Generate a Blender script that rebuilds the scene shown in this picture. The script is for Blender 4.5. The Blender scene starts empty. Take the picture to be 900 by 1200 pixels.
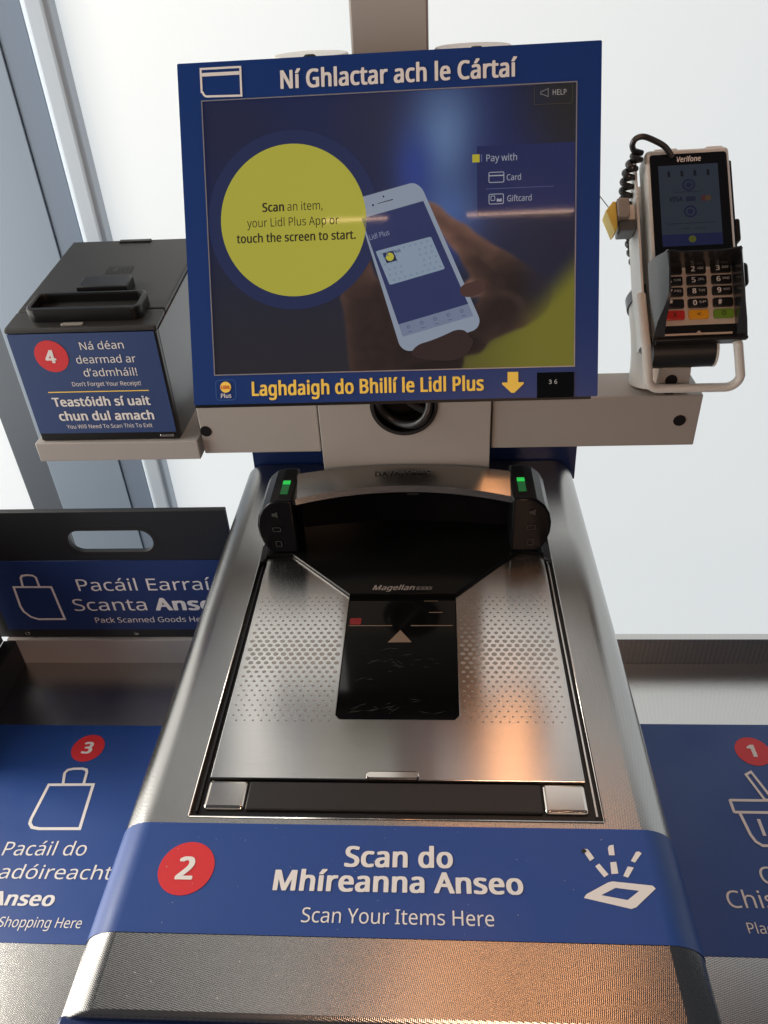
import bpy, bmesh, math, random
from mathutils import Matrix, Vector
from mathutils.geometry import tessellate_polygon
random.seed(7)
Z0 = 0.93                      # height of the scanner plate above the floor
C = bpy.context.scene.collection
sc = bpy.context.scene

# ------------------------------------------------------------------ camera, world, lights
cam_d = bpy.data.cameras.new('camera'); cam = bpy.data.objects.new('camera', cam_d); C.objects.link(cam)
Xr = Vector((0.99779708, 0.04708005, -0.04673818))      # image right in the world
Dn = Vector((-0.01081204, -0.57969733, -0.81476015))    # image down
Fw = Vector((-0.06545295, 0.81347064, -0.57791127))     # viewing direction
cam.matrix_world = Matrix.Translation((0.034, 0, Z0 + 0.522)) @ Matrix((
    (Xr.x, -Dn.x, -Fw.x, 0), (Xr.y, -Dn.y, -Fw.y, 0), (Xr.z, -Dn.z, -Fw.z, 0), (0, 0, 0, 1)))
cam_d.sensor_fit = 'VERTICAL'; cam_d.sensor_height = 32; cam_d.lens = 32 * 915 / 1200
cam_d.clip_start = 0.02; cam_d.clip_end = 60
sc.camera = cam
w = bpy.data.worlds.new('World'); sc.world = w; w.use_nodes = True
w.node_tree.nodes['Background'].inputs[0].default_value = (0.80, 0.86, 1.0, 1)
w.node_tree.nodes['Background'].inputs[1].default_value = 0.07
sc.view_settings.view_transform = 'Standard'; sc.view_settings.look = 'None'
sc.view_settings.exposure = 0; sc.view_settings.gamma = 1
sc.cycles.use_denoising = True
sc.cycles.max_bounces = 8; sc.cycles.sample_clamp_indirect = 6

def area(name, loc, aim, power, col, sx, sy=None):
    d = bpy.data.lights.new(name, 'AREA'); d.energy = power; d.color = col; d.size = sx
    if sy: d.shape = 'RECTANGLE'; d.size_y = sy
    o = bpy.data.objects.new(name, d); C.objects.link(o)
    o.location = (loc[0], loc[1], loc[2] + Z0)
    o.rotation_euler = (Vector((aim[0], aim[1], aim[2])) - Vector(loc)).to_track_quat('-Z', 'Y').to_euler()
    return o
area('ceiling_lamp', (0.20, 0.85, 1.65), (0.10, 0.4, 0), 2.6, (1.0, 0.44, 0.18), 0.13, 0.8)
area('added_white_streak_lamp', (-0.37, 0.85, 1.65), (-0.10, 0.4, 0), 0.85, (1.0, 0.97, 0.91), 0.15, 0.9)  # added light that makes the white streak on the scanner plate
area('low_sun_through_side_window', (-1.50, 0.72, 0.80), (-0.45, 0.45, -0.27), 14.0, (1.0, 0.93, 0.82), 0.35)
area('aisle_lamp', (0.30, -1.35, 0.72), (0.1, 0.7, 0.15), 8.5, (1.0, 0.61, 0.39), 0.35)
area('sun_glow_behind_window', (-0.9, 2.1, 1.3), (-0.2, 1.3, 0.4), 38.0, (1.0, 0.91, 0.76), 0.6)

# ------------------------------------------------------------------ materials
def lin(r, g=None, b=None):
    f = lambda c: (c/255/12.92) if c <= 10 else ((c/255+.055)/1.055)**2.4
    return (f(r), f(g), f(b), 1)
def mat(name, base, rough=.5, metal=0, **k):
    m = bpy.data.materials.new(name); m.use_nodes = True
    p = m.node_tree.nodes['Principled BSDF']
    p.inputs['Base Color'].default_value = base if len(base) == 4 else (*base, 1)
    p.inputs['Roughness'].default_value = rough; p.inputs['Metallic'].default_value = metal
    for a, v in k.items(): p.inputs[a.replace('_', ' ')].default_value = v
    return m
def nn(m, t, **k):
    n = m.node_tree.nodes.new(t)
    for a, v in k.items(): setattr(n, a, v)
    return n
def lk(m, a, b): m.node_tree.links.new(a, b)
def grain(m, scale=(400, 400, 400), amt=.15, dist=.0002, rvar=.0, cvar=0., detail=3, strength=1.):
    """procedural bump, roughness and colour variation"""
    p = m.node_tree.nodes['Principled BSDF']
    tc = nn(m, 'ShaderNodeTexCoord'); mp = nn(m, 'ShaderNodeMapping'); mp.inputs['Scale'].default_value = scale
    no = nn(m, 'ShaderNodeTexNoise'); no.inputs['Scale'].default_value = 1; no.inputs['Detail'].default_value = detail
    lk(m, tc.outputs['Object'], mp.inputs[0]); lk(m, mp.outputs[0], no.inputs['Vector'])
    if amt:
        b = nn(m, 'ShaderNodeBump'); b.inputs['Strength'].default_value = amt; b.inputs['Distance'].default_value = dist
        lk(m, no.outputs[0], b.inputs['Height']); lk(m, b.outputs[0], p.inputs['Normal'])
    if rvar:
        r0 = p.inputs['Roughness'].default_value; mr = nn(m, 'ShaderNodeMapRange')
        mr.inputs['From Min'].default_value = .3; mr.inputs['From Max'].default_value = .7
        mr.inputs['To Min'].default_value = max(.02, r0-rvar); mr.inputs['To Max'].default_value = r0+rvar
        lk(m, no.outputs[0], mr.inputs[0]); lk(m, mr.outputs[0], p.inputs['Roughness'])
    if cvar:
        c = p.inputs['Base Color'].default_value[:]; mx = nn(m, 'ShaderNodeMix', data_type='RGBA')
        mx.inputs[6].default_value = (*[v*(1-cvar) for v in c[:3]], 1); mx.inputs[7].default_value = (*[min(1, v*(1+cvar)) for v in c[:3]], 1)
        lk(m, no.outputs[0], mx.inputs[0]); lk(m, mx.outputs[2], p.inputs['Base Color'])
    return m
def smudge(m, scale=9., lo=-.05, hi=.12):
    """large soft variation of the roughness: finger marks and wiping traces"""
    p = m.node_tree.nodes['Principled BSDF']; r0 = p.inputs['Roughness'].default_value
    tc = nn(m, 'ShaderNodeTexCoord'); no = nn(m, 'ShaderNodeTexNoise'); no.inputs['Scale'].default_value = scale
    no.inputs['Detail'].default_value = 3
    mr = nn(m, 'ShaderNodeMapRange'); mr.inputs['From Min'].default_value = .35; mr.inputs['From Max'].default_value = .7
    mr.inputs['To Min'].default_value = max(.02, r0+lo); mr.inputs['To Max'].default_value = r0+hi
    lk(m, tc.outputs['Object'], no.inputs['Vector']); lk(m, no.outputs[0], mr.inputs[0]); lk(m, mr.outputs[0], p.inputs['Roughness'])
    return m
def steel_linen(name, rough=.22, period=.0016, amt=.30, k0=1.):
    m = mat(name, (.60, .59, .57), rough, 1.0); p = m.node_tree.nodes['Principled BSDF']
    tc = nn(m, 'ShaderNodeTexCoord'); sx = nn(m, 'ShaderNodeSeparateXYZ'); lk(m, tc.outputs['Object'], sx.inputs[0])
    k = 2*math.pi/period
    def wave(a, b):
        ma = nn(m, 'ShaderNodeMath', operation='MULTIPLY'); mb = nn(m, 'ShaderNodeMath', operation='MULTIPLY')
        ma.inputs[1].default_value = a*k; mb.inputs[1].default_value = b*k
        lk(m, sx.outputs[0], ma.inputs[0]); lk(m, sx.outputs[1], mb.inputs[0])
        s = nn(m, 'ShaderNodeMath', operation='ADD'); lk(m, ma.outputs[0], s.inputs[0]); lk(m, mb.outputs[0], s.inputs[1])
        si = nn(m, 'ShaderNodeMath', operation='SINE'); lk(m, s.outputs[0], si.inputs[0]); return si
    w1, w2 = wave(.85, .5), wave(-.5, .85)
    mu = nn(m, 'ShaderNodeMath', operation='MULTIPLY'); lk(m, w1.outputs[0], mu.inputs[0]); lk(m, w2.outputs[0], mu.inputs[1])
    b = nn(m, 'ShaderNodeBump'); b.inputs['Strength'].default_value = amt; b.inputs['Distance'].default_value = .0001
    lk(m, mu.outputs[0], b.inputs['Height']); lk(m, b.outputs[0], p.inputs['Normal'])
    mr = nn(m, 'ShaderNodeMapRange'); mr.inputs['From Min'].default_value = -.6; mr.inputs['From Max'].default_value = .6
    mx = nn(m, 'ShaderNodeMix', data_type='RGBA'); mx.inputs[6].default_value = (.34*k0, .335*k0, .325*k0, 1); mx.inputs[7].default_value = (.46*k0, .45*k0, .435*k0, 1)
    lk(m, mu.outputs[0], mr.inputs[0]); lk(m, mr.outputs[0], mx.inputs[0]); lk(m, mx.outputs[2], p.inputs['Base Color'])  # uneven reflection off the embossing is also painted into the base colour
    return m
M = {}
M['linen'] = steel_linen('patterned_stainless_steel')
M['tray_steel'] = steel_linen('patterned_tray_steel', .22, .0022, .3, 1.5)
# brushed steel: grain lines run left to right
m = mat('brushed_stainless_steel', (.62, .60, .58), .19, 1.0); p = m.node_tree.nodes['Principled BSDF']
p.inputs['Anisotropic'].default_value = .92
tg = nn(m, 'ShaderNodeTangent', direction_type='UV_MAP'); tg.uv_map = 'UVMap'; lk(m, tg.outputs[0], p.inputs['Tangent'])
p.inputs['Anisotropic Rotation'].default_value = 0.25
grain(m, (14, 2600, 14), .10, .0001, .0, .10, 4); M['brushed'] = m
m = mat('hood_steel', (.38, .365, .345), .20, 1.0); grain(m, (30, 1500, 1500), .03, .0001, .03); M['hood'] = m
M['chrome'] = mat('polished_steel', (.72, .66, .60), .13, 1.0)
M['steel_edge'] = mat('steel_edge', (.70, .66, .62), .22, 1.0)
M['beam'] = grain(mat('powder_coated_grey', (.37, .35, .33), .42), (1500,)*3, .10, .0001)
M['white_paint'] = grain(mat('off_white_paint', (.74, .73, .69), .40), (1200,)*3, .08, .0001)
M['blue_panel'] = mat('blue_laminate', lin(20, 44, 96), .35)
M['blue'] = grain(smudge(mat('blue_vinyl', lin(30, 70, 142), .40), 12, -.06, .12), (1100,)*3, .45, .00016, 0, .10)
M['blue_bezel'] = grain(mat('blue_print', lin(15, 54, 122), .34), (2200,)*3, .07, .0001)
M['blue_matt'] = grain(mat('blue_vinyl_matt', lin(36, 62, 114), .5), (1800,)*3, .06, .0001)
M['white'] = mat('white_print', (.80, .78, .76), .5)
M['yellow'] = mat('yellow_print', lin(255, 216, 90), .5)
M['red'] = mat('red_print', lin(212, 42, 50), .45)
M['black_plastic'] = grain(mat('black_plastic', (.008, .008, .009), .33, 0, Specular_IOR_Level=.35), (1500,)*3, .12, .0001)
M['grained_black'] = grain(mat('textured_black_plastic', (.014, .013, .013), .46), (900,)*3, .5, .0003)
M['black_panel'] = grain(mat('black_coated_panel', (.011, .013, .015), .45), (1400,)*3, .10, .0001)
M['rubber'] = mat('black_rubber', (.008, .008, .008), .6)
M['gloss_black'] = mat('black_glass', (.004, .004, .005), .06, 0, Specular_IOR_Level=.35)
M['pit'] = mat('scanner_glass', (.003, .003, .003), .08)
M['dark'] = mat('dark_void', (.003, .003, .003), .8)
M['etch'] = mat('etched_dot', (.46, .43, .40), .42, .9)
M['grey_side'] = grain(mat('grey_metallic_side', (.13, .14, .15), .34, .3), (900,)*3, .05, .0001)
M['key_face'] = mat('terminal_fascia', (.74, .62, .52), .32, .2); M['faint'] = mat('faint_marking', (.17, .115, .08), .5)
M['key_red'] = mat('red_key', lin(205, 50, 42), .3); M['key_yellow'] = mat('yellow_key', lin(240, 170, 30), .3); M['key_green'] = mat('green_key', lin(110, 150, 45), .3)
M['tag_yellow'] = mat('yellow_tag', lin(235, 205, 90), .45)
M['cable'] = mat('cable_rubber', (.02, .02, .022), .35)
M['ink'] = mat('ink', lin(40, 36, 22), .5)
M['grey_mark'] = mat('grey_marking', (.055, .055, .05), .6)
M['header'] = mat('header_paint', (.22, .23, .25), .5)
M['floor'] = grain(mat('floor_tile', (.23, .22, .21), .3), (6,)*3, 0, 0, .08, .12)
M['cabinet'] = mat('cabinet_blue', lin(26, 48, 100), .45)
M['cabinet_grey'] = mat('cabinet_grey', (.16, .16, .165), .5)
M['haze_grey'] = mat('frame_grey', lin(150, 160, 172), .4, .2)
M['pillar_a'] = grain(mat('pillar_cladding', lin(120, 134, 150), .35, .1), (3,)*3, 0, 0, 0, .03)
M['pillar_b'] = mat('pillar_cladding_darker_board', lin(104, 118, 136), .35, .1)  # second cladding board, slightly darker than the first
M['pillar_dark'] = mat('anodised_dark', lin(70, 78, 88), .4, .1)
M['frame'] = mat('window_frame_paint', lin(176, 188, 200), .35, .1)
def emit(name, col, s=1., rough=.25):
    return mat(name, (.008, .008, .010), rough, 0, Emission_Color=col, Emission_Strength=s, Specular_IOR_Level=.2, Coat_Weight=.5, Coat_Roughness=.04)
M['led'] = emit('green_led', (.02, .75, .10, 1), .75); M['led_dim'] = emit('green_led_dim', (.01, .26, .06, 1), .35)
M['pale'] = emit('screen_text', lin(165, 170, 180), .7)
# frosted window: lit by the daylight outside
m = mat('frosted_glass', (.85, .87, .88), .45, 0, Emission_Color=(.90, .96, 1.0, 1), Emission_Strength=.50)
nt = m.node_tree; p = nt.nodes['Principled BSDF']; out = nt.nodes['Material Output']
tr = nn(m, 'ShaderNodeBsdfTranslucent'); tr.inputs[0].default_value = (.35, .345, .33, 1)
ad = nn(m, 'ShaderNodeAddShader'); lk(m, p.outputs[0], ad.inputs[0]); lk(m, tr.outputs[0], ad.inputs[1]); lk(m, ad.outputs[0], out.inputs[0])
p.inputs['Base Color'].default_value = (.12, .12, .12, 1); M['pane'] = m

# ------------------------------------------------------------------ helpers
BASE = {}
def thing(name, label, cat, base=(0, 0, 0), group=None):
    o = bpy.data.objects.new(name, None); C.objects.link(o); o.empty_display_size = .05
    o.location = (base[0], base[1], base[2] + Z0); o['label'] = label; o['category'] = cat
    if group: o['group'] = group
    BASE[o.name] = Vector(base); return o
def root_base(o):
    while o.parent: o = o.parent
    return BASE.get(o.name, Vector((0, 0, -Z0)))
ID = Matrix.Identity(4)
class MB:
    def __init__(s): s.bm = bmesh.new()
    def _add(s, bm, mtx):
        me = bpy.data.meshes.new('t'); bm.transform(mtx); bm.to_mesh(me); bm.free(); s.bm.from_mesh(me); bpy.data.meshes.remove(me); return s
    def box(s, x0, x1, y0, y1, z0, z1, bev=0, mtx=ID, seg=2):
        b = bmesh.new(); bmesh.ops.create_cube(b, size=1)
        for v in b.verts: v.co = Vector(((x0+x1)/2+v.co.x*(x1-x0), (y0+y1)/2+v.co.y*(y1-y0), (z0+z1)/2+v.co.z*(z1-z0)))
        if bev: bmesh.ops.bevel(b, geom=b.edges[:], offset=bev, segments=seg, affect='EDGES', profile=.5)
        return s._add(b, mtx)
    def prism(s, pts, n0, n1, mtx=ID, holes=(), bev=0):
        """outline in the u,v plane, from n0 up to n1; real holes"""
        b = bmesh.new(); loops = [list(pts)] + [list(h) for h in holes]
        tris = tessellate_polygon([[Vector((x, y, 0)) for x, y in l] for l in loops])
        flat = [p for l in loops for p in l]
        lo = [b.verts.new((x, y, n0)) for x, y in flat]; hi = [b.verts.new((x, y, n1)) for x, y in flat]
        if not holes and not bev and len(flat) < 5:
            b.faces.new(hi); b.faces.new(lo[::-1])
        elif not holes:
            b.faces.new(hi); b.faces.new(lo[::-1])
        else:
            for t in tris:
                for f in (b.faces.new([hi[i] for i in t]), b.faces.new([lo[i] for i in reversed(t)])): f.material_index = 1
        i0 = 0
        for l in loops:
            n = len(l)
            for i in range(n):
                a, c = i0+i, i0+(i+1) % n
                b.faces.new([lo[a], lo[c], hi[c], hi[a]])
            i0 += n
        bmesh.ops.recalc_face_normals(b, faces=b.faces[:])
        if bev: 
            es = [e for e in b.edges if e.is_manifold and abs(e.verts[0].co.z-n1) < 1e-7 and abs(e.verts[1].co.z-n1) < 1e-7 and len(e.link_faces) == 2 and e.calc_face_angle(0) > .5]
            bmesh.ops.bevel(b, geom=es, offset=bev, segments=2, affect='EDGES', profile=.5, material=0)
        return s._add(b, mtx)
    def sheet(s, pts, n=0, mtx=ID, holes=()):
        b = bmesh.new(); loops = [list(pts)] + [list(h) for h in holes]; flat = [p for l in loops for p in l]
        vs = [b.verts.new((x, y, n)) for x, y in flat]
        for t in tessellate_polygon([[Vector((x, y, 0)) for x, y in l] for l in loops]): b.faces.new([vs[i] for i in t])
        for f in b.faces:
            f.normal_update()
            if f.normal.z < 0: f.normal_flip()
        return s._add(b, mtx)
    def cyl(s, x, y, z0, z1, r, r2=None, seg=40, mtx=ID, bev=0):
        b = bmesh.new(); bmesh.ops.create_cone(b, cap_ends=True, segments=seg, radius1=r, radius2=r if r2 is None else r2, depth=z1-z0)
        if bev: bmesh.ops.bevel(b, geom=[e for e in b.edges if e.verts[0].co.z > 0 and e.verts[1].co.z > 0 and abs(e.verts[0].co.z-e.verts[1].co.z) < 1e-7], offset=bev, segments=3, affect='EDGES', profile=.5)
        for v in b.verts: v.co += Vector((x, y, (z0+z1)/2))
        return s._add(b, mtx)
    def tube(s, path, r, seg=12, mtx=ID, radii=None):
        b = bmesh.new(); P = [Vector(p) for p in path]; rings = []; up = None
        for i, p in enumerate(P):
            t = (P[min(i+1, len(P)-1)] - P[max(i-1, 0)]).normalized()
            if up is None: up = t.orthogonal().normalized()
            up = (up - t*up.dot(t)).normalized(); sd = t.cross(up)
            rr = radii[i] if radii else r
            rings.append([b.verts.new(p + (up*math.cos(a)+sd*math.sin(a))*rr) for a in [2*math.pi*k/seg for k in range(seg)]])
        for a, c in zip(rings, rings[1:]):
            for k in range(seg): b.faces.new([a[k], a[(k+1) % seg], c[(k+1) % seg], c[k]])
        b.faces.new(rings[0][::-1]); b.faces.new(rings[-1])
        return s._add(b, mtx)
    def raw(s, vs, fs, mtx=ID):
        b = bmesh.new(); v = [b.verts.new(p) for p in vs]
        for f in fs: b.faces.new([v[i] for i in f])
        return s._add(b, mtx)
def part(name, mb, material, parent, label=None, angle=35, kind=None):
    bm = mb.bm; b = root_base(parent) if parent else Vector((0, 0, -Z0))
    if parent is None: b = Vector((0, 0, 0))
    uv = bm.loops.layers.uv.new('UVMap')
    ar = sorted(f.calc_area() for f in bm.faces); lim = max(ar[len(ar)//2]*8, 1e-7) if ar else 0
    for f in bm.faces:
        f.smooth = f.calc_area() < lim and f.material_index == 0; f.material_index = 0
        for l in f.loops: l[uv].uv = (l.vert.co.x, l.vert.co.y)
    for v in bm.verts: v.co -= b
    me = bpy.data.meshes.new(name); flags = [f.smooth for f in bm.faces]; bm.to_mesh(me); bm.free()
    me.set_sharp_from_angle(angle=math.radians(angle)); me.polygons.foreach_set('use_smooth', flags)
    me.materials.append(M[material] if isinstance(material, str) else material)
    o = bpy.data.objects.new(name, me); C.objects.link(o)
    if parent: o.parent = parent
    else: o.location = (0, 0, Z0)
    if label: o['label'] = label
    if kind: o['kind'] = kind
    return o
def frame(o, U, V, N):
    return Matrix(((U[0], V[0], N[0], o[0]), (U[1], V[1], N[1], o[1]), (U[2], V[2], N[2], o[2]), (0, 0, 0, 1)))
def rot_frame(o, yaw, tilt, roll):
    R = Matrix.Rotation(math.radians(yaw), 3, 'Z') @ Matrix.Rotation(math.radians(tilt), 3, 'X') @ Matrix.Rotation(math.radians(roll), 3, 'Y')
    return frame(o, R.col[0], R.col[2], -R.col[1])
def flat(z): return frame((0, 0, z), (1, 0, 0), (0, 1, 0), (0, 0, 1))
def upright(y): return frame((0, y, 0), (1, 0, 0), (0, 0, 1), (0, -1, 0))
def arc(cx, cy, r, a0, a1, n=10, ry=None):
    ry = r if ry is None else ry
    return [(cx+r*math.cos(math.radians(a0+(a1-a0)*i/n)), cy+ry*math.sin(math.radians(a0+(a1-a0)*i/n))) for i in range(n+1)]
def circle(cx, cy, r, n=48, ry=None): return arc(cx, cy, r, 0, 360, n, ry)[:-1]
def rrect(x0, x1, y0, y1, r, n=5):
    return arc(x1-r, y1-r, r, 0, 90, n)+arc(x0+r, y1-r, r, 90, 180, n)+arc(x0+r, y0+r, r, 180, 270, n)+arc(x1-r, y0+r, r, 270, 360, n)
def stroke(pts, wd, closed=False):
    """mitred ribbon outline along a polyline -> (outer, [inner]) or one loop"""
    n = len(pts); P = [Vector((*p, 0)) for p in pts]; L, R = [], []
    for i in range(n):
        if closed: a, b = P[i-1], P[(i+1) % n]
        else: a, b = P[max(i-1, 0)], P[min(i+1, n-1)]
        d1 = (P[i]-a).normalized() if (P[i]-a).length > 1e-9 else (b-P[i]).normalized()
        d2 = (b-P[i]).normalized() if (b-P[i]).length > 1e-9 else d1
        t = (d1+d2).normalized(); nrm = Vector((-t.y, t.x, 0)); k = wd/2/max(.45, nrm.dot(Vector((-d1.y, d1.x, 0))))
        L.append(((P[i]+nrm*k).x, (P[i]+nrm*k).y)); R.append(((P[i]-nrm*k).x, (P[i]-nrm*k).y))
    return (L, R) if closed else L + R[::-1]
def add_stroke(mb, pts, wd, mtx, closed=False, n=0):
    if closed:
        L, R = stroke(pts, wd, True)
        k = len(L); vs = [(x, y, n) for x, y in L]+[(x, y, n) for x, y in R]
        mb.raw(vs, [(i, (i+1) % k, k+(i+1) % k, k+i) for i in range(k)], mtx)
    else:
        s = stroke(pts, wd); k = len(s)//2; vs = [(x, y, n) for x, y in s]
        mb.raw(vs, [(i, i+1, 2*k-2-i, 2*k-1-i) for i in range(k-1)], mtx)
FONT = None
try:       # a humanist sans that ships with Blender; the built-in face otherwise
    import os
    FONT = bpy.data.fonts.load(os.path.join(bpy.utils.resource_path('LOCAL'), 'datafiles', 'fonts', 'NotoSansHebrew-Regular.woff2'))
except Exception: FONT = None
_tc = {}
def text_mesh(body, bold):
    key = (body, bold)
    if key in _tc: return _tc[key]
    def conv(t):
        cu = bpy.data.curves.new('t', 'FONT'); cu.body = t; cu.size = 1; cu.resolution_u = 4
        if FONT: cu.font = FONT
        if bold: cu.space_character = 1.0+.05*bold
        o = bpy.data.objects.new('t', cu); C.objects.link(o); bpy.context.view_layer.update()
        me = bpy.data.meshes.new_from_object(o); bpy.data.objects.remove(o); bpy.data.curves.remove(cu)
        V = [v.co.copy() for v in me.vertices]; F = [tuple(p.vertices) for p in me.polygons]; bpy.data.meshes.remove(me); return V, F
    V, F = conv(body)
    if bold:      # heavier weight: the outline laid down again a hair to each side
        a, b = .034*bold, .015*bold; V0, F0 = V, F; V, F = [], []
        for i, (dx, dy) in enumerate(((0, 0), (-a, 0), (a, 0), (-a*.8, b), (a*.8, b), (-a*.8, -b), (a*.8, -b))):
            k = len(V); V += [Vector((v.x+dx, v.y+dy, i)) for v in V0]; F += [tuple(q+k for q in f) for f in F0]
    if ('H', bold) not in _tc: _tc[('H', bold)] = max(v.y for v in conv('H')[0])
    _tc[key] = (V, F, min(v.x for v in V), max(v.x for v in V), _tc[('H', bold)]); return _tc[key]
def letters(mb, mtx, body, x0, y0, x1, y1, cap, bold=0, n=0., shear=0.):
    V, F, a, b, H = text_mesh(body, bold); sx = (x1-x0)/(b-a); sy = cap/H
    s = MB(); s.bm.free(); bm = bmesh.new(); vs = [bm.verts.new((x0+(v.x-a)*sx+shear*v.y*sy, y0+(y1-y0)*(v.x-a)/(b-a)+v.y*sy, n+v.z*1.5e-5)) for v in V]
    for f in F:
        try: bm.faces.new([vs[i] for i in f])
        except ValueError: pass
    mb._add(bm, mtx)
def lettering(parent, mtx, rows, n=.0004):
    for (t, x0, y0, x1, y1, cap, mt, bold) in rows:
        mb = MB(); letters(mb, mtx, t, x0, y0, x1, y1, cap, bold, n); part('lettering', mb, mt, parent)

# ------------------------------------------------------------------ floor and window wall
mb = MB(); mb.box(-4, 4, -3, 4, -Z0-.05, -Z0); fl = part('floor', mb, 'floor', None, kind='structure')
mb = MB(); mb.box(-4, 4, 1.26, 1.42, 1.38, 1.9); hd = part('wall', mb, 'header', None, kind='structure')
win = thing('frosted_window', 'tall bright frosted glass pane filling the background behind the screen and card terminal', 'window', (.5, 1.3, -Z0))
part('glass_pane', MB().box(-.497, 3.2, 1.300, 1.306, -Z0, 1.38), 'pane', win)
part('window_frame', MB().box(-.538, -.497, 1.270, 1.33, -Z0, 1.3798, .010, seg=4), 'frame', win)
win2 = thing('side_window', 'bright frosted pane at the far left edge beyond the dark pillar strip', 'window', (-1.3, 1.3, -Z0))
part('glass_pane', MB().box(-2.8, -.80, 1.300, 1.306, -Z0, 1.38), 'pane', win2)
win3 = thing('added_left_glow_pane', 'added unseen glowing pane that lights the bagging shelf from the left', 'window', (-1.7, .2, -Z0))  # unseen bright pane, added to light the steel from the left
part('glass_pane', MB().box(-1.706, -1.700, -.9, 1.26, -Z0, 1.55), mat('left_glow_pane', (.3, .3, .3), .5, 0, Emission_Color=(1, .965, .90, 1), Emission_Strength=3.4), win3)
for y in (-.9, 1.27): part('window_frame', MB().box(-1.73, -1.68, y-.03, y+.03, -Z0, 1.6, .004), 'frame', win3)
pil = thing('window_pillar', 'blue grey clad pillar between the two frosted panes, behind the receipt printer', 'pillar', (-.65, 1.3, -Z0))
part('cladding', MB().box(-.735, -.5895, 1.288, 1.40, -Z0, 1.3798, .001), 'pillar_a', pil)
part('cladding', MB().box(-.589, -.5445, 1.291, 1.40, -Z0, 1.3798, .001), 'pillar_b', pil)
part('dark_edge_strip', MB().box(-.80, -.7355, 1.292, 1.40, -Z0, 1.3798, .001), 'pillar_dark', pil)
part('gasket', MB().box(-.5443, -.5382, 1.297, 1.34, -Z0, 1.3798), 'rubber', pil)

# ------------------------------------------------------------------ checkout cabinet (steel scanner deck)
cab = thing('checkout_cabinet', 'stainless steel checkout deck with rounded sides and wide blue scan your items band', 'checkout counter', (0, .5, -Z0))
W, Rr, CX = .2078, .027, -.0008
prof = [(-W, -.285)]+[(-W+Rr-Rr*math.cos(math.radians(a)), -Rr+Rr*math.sin(math.radians(a))) for a in range(0, 91, 6)]
profR = [(-x, z) for x, z in prof][::-1]
stations = prof+[(-.154-CX, 0), (.1545-CX, 0)]+profR
ys = [(.2035, -.0075), (.2035, -.004), (.2047, -.0018), (.2070, 0), (.3405, 0), (.736, 0), (.842, 0)]
vs, fs = [], []
for y, dz in ys:
    for x, z in stations: vs.append((x+CX, y, z+dz))
n = len(stations); ih = len(prof)
for j in range(len(ys)-1):
    for i in range(n-1):
        if j == 4 and i == ih: continue
        fs.append((j*n+i, j*n+i+1, (j+1)*n+i+1, (j+1)*n+i))
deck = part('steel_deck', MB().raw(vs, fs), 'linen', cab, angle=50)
hx0, hx1, hy0, hy1 = -.154, .1545, .3405, .736
mb = MB()
for a in [(hx0-.0012, hx0, hy0, hy1), (hx1, hx1+.0012, hy0, hy1), (hx0, hx1, hy0-.0012, hy0)]: mb.box(*a, -.03, .0006)
part('opening_rim', mb, 'steel_edge', cab)
part('cabinet_body', MB().box(CX-.210, CX+.210, .2065, .84, -Z0, -.040, .004), 'cabinet', cab)
part('recess_floor', MB().box(hx0, hx1, hy0, hy1, -.036, -.030), 'dark', cab)
part('front_panel', MB().box(CX-.2045, CX+.2045, .1960, .2063, -Z0, -.0080, .003), 'blue_panel', cab)
part('back_panel', MB().prism([(CX-.198, -.03), (CX+.212, -.03), (CX+.210, .085), (CX-.196, .085)], -.006, .006, upright(.851), bev=.001), 'blue_panel', cab)
# blue band that wraps over the rounded sides
off = .0005; bs = [(x, max(z, -.16)) for x, z in prof+profR]
vs, fs = [], []; k = len(bs)
for y in (.2535, .3345):
    for i, (x, z) in enumerate(bs):
        a = Vector((bs[max(i-1, 0)][0]-bs[min(i+1, k-1)][0], 0, bs[max(i-1, 0)][1]-bs[min(i+1, k-1)][1])).normalized()
        vs.append((x+CX+a.z*off*(1), y, z-a.x*off))
for i in range(k-1): fs.append((i, i+1, k+i+1, k+i))
band = part('blue_band', MB().raw(vs, fs), 'blue', cab, angle=60)
FT = flat(.0005)
lettering(band, FT, [
    ('Scan do', -0.0330, 0.3022, 0.0438, 0.3026, 0.0149, 'white', 1),
    ('Mhíreanna Anseo', -0.0812, 0.2841, 0.0912, 0.2846, 0.0142, 'white', 1),
    ('Scan Your Items Here', -0.0584, 0.2624, 0.0699, 0.2626, 0.0099, 'white', 0)])
part('number_disc', MB().sheet(circle(-.1456, .2987, .0200), .0003, FT), 'red', band)
mb = MB(); letters(mb, FT, '2', -.1520, .2905, -.1394, .2905, .0160, 1.3, .0006); part('lettering', mb, 'white', band)
mb = MB(); r_out = [(.1310, .2830), (.1330, .2856), (.1490, .2942), (.1520, .2950), (.1785, .2926), (.1800, .2905), (.1645, .2775), (.1610, .2762)]
mb.sheet(r_out, .0003, FT, [[(.1429, .2852), (.1533, .2905), (.1686, .2887), (.1597, .2822)]]); part('scan_symbol', mb, 'white', band)
for q in [[(.1357, .3171), (.1370, .3186), (.1393, .3184), (.1427, .3117), (.1393, .3095)], [(.1423, .3057), (.1454, .3078), (.1504, .2999), (.147, .2978)],
          [(.1535, .3195), (.1546, .3214), (.1579, .3222), (.1572, .3141), (.1533, .3141)], [(.1532, .3089), (.1574, .3093), (.1572, .3007), (.1524, .3003)],
          [(.1724, .3169), (.1745, .3174), (.1762, .316), (.1702, .3089), (.1676, .3101)], [(.1646, .3061), (.1686, .3053), (.1632, .2979), (.1601, .299)]]:
    part('ray_mark', MB().sheet(q, .0003, FT), 'white', band)
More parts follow.
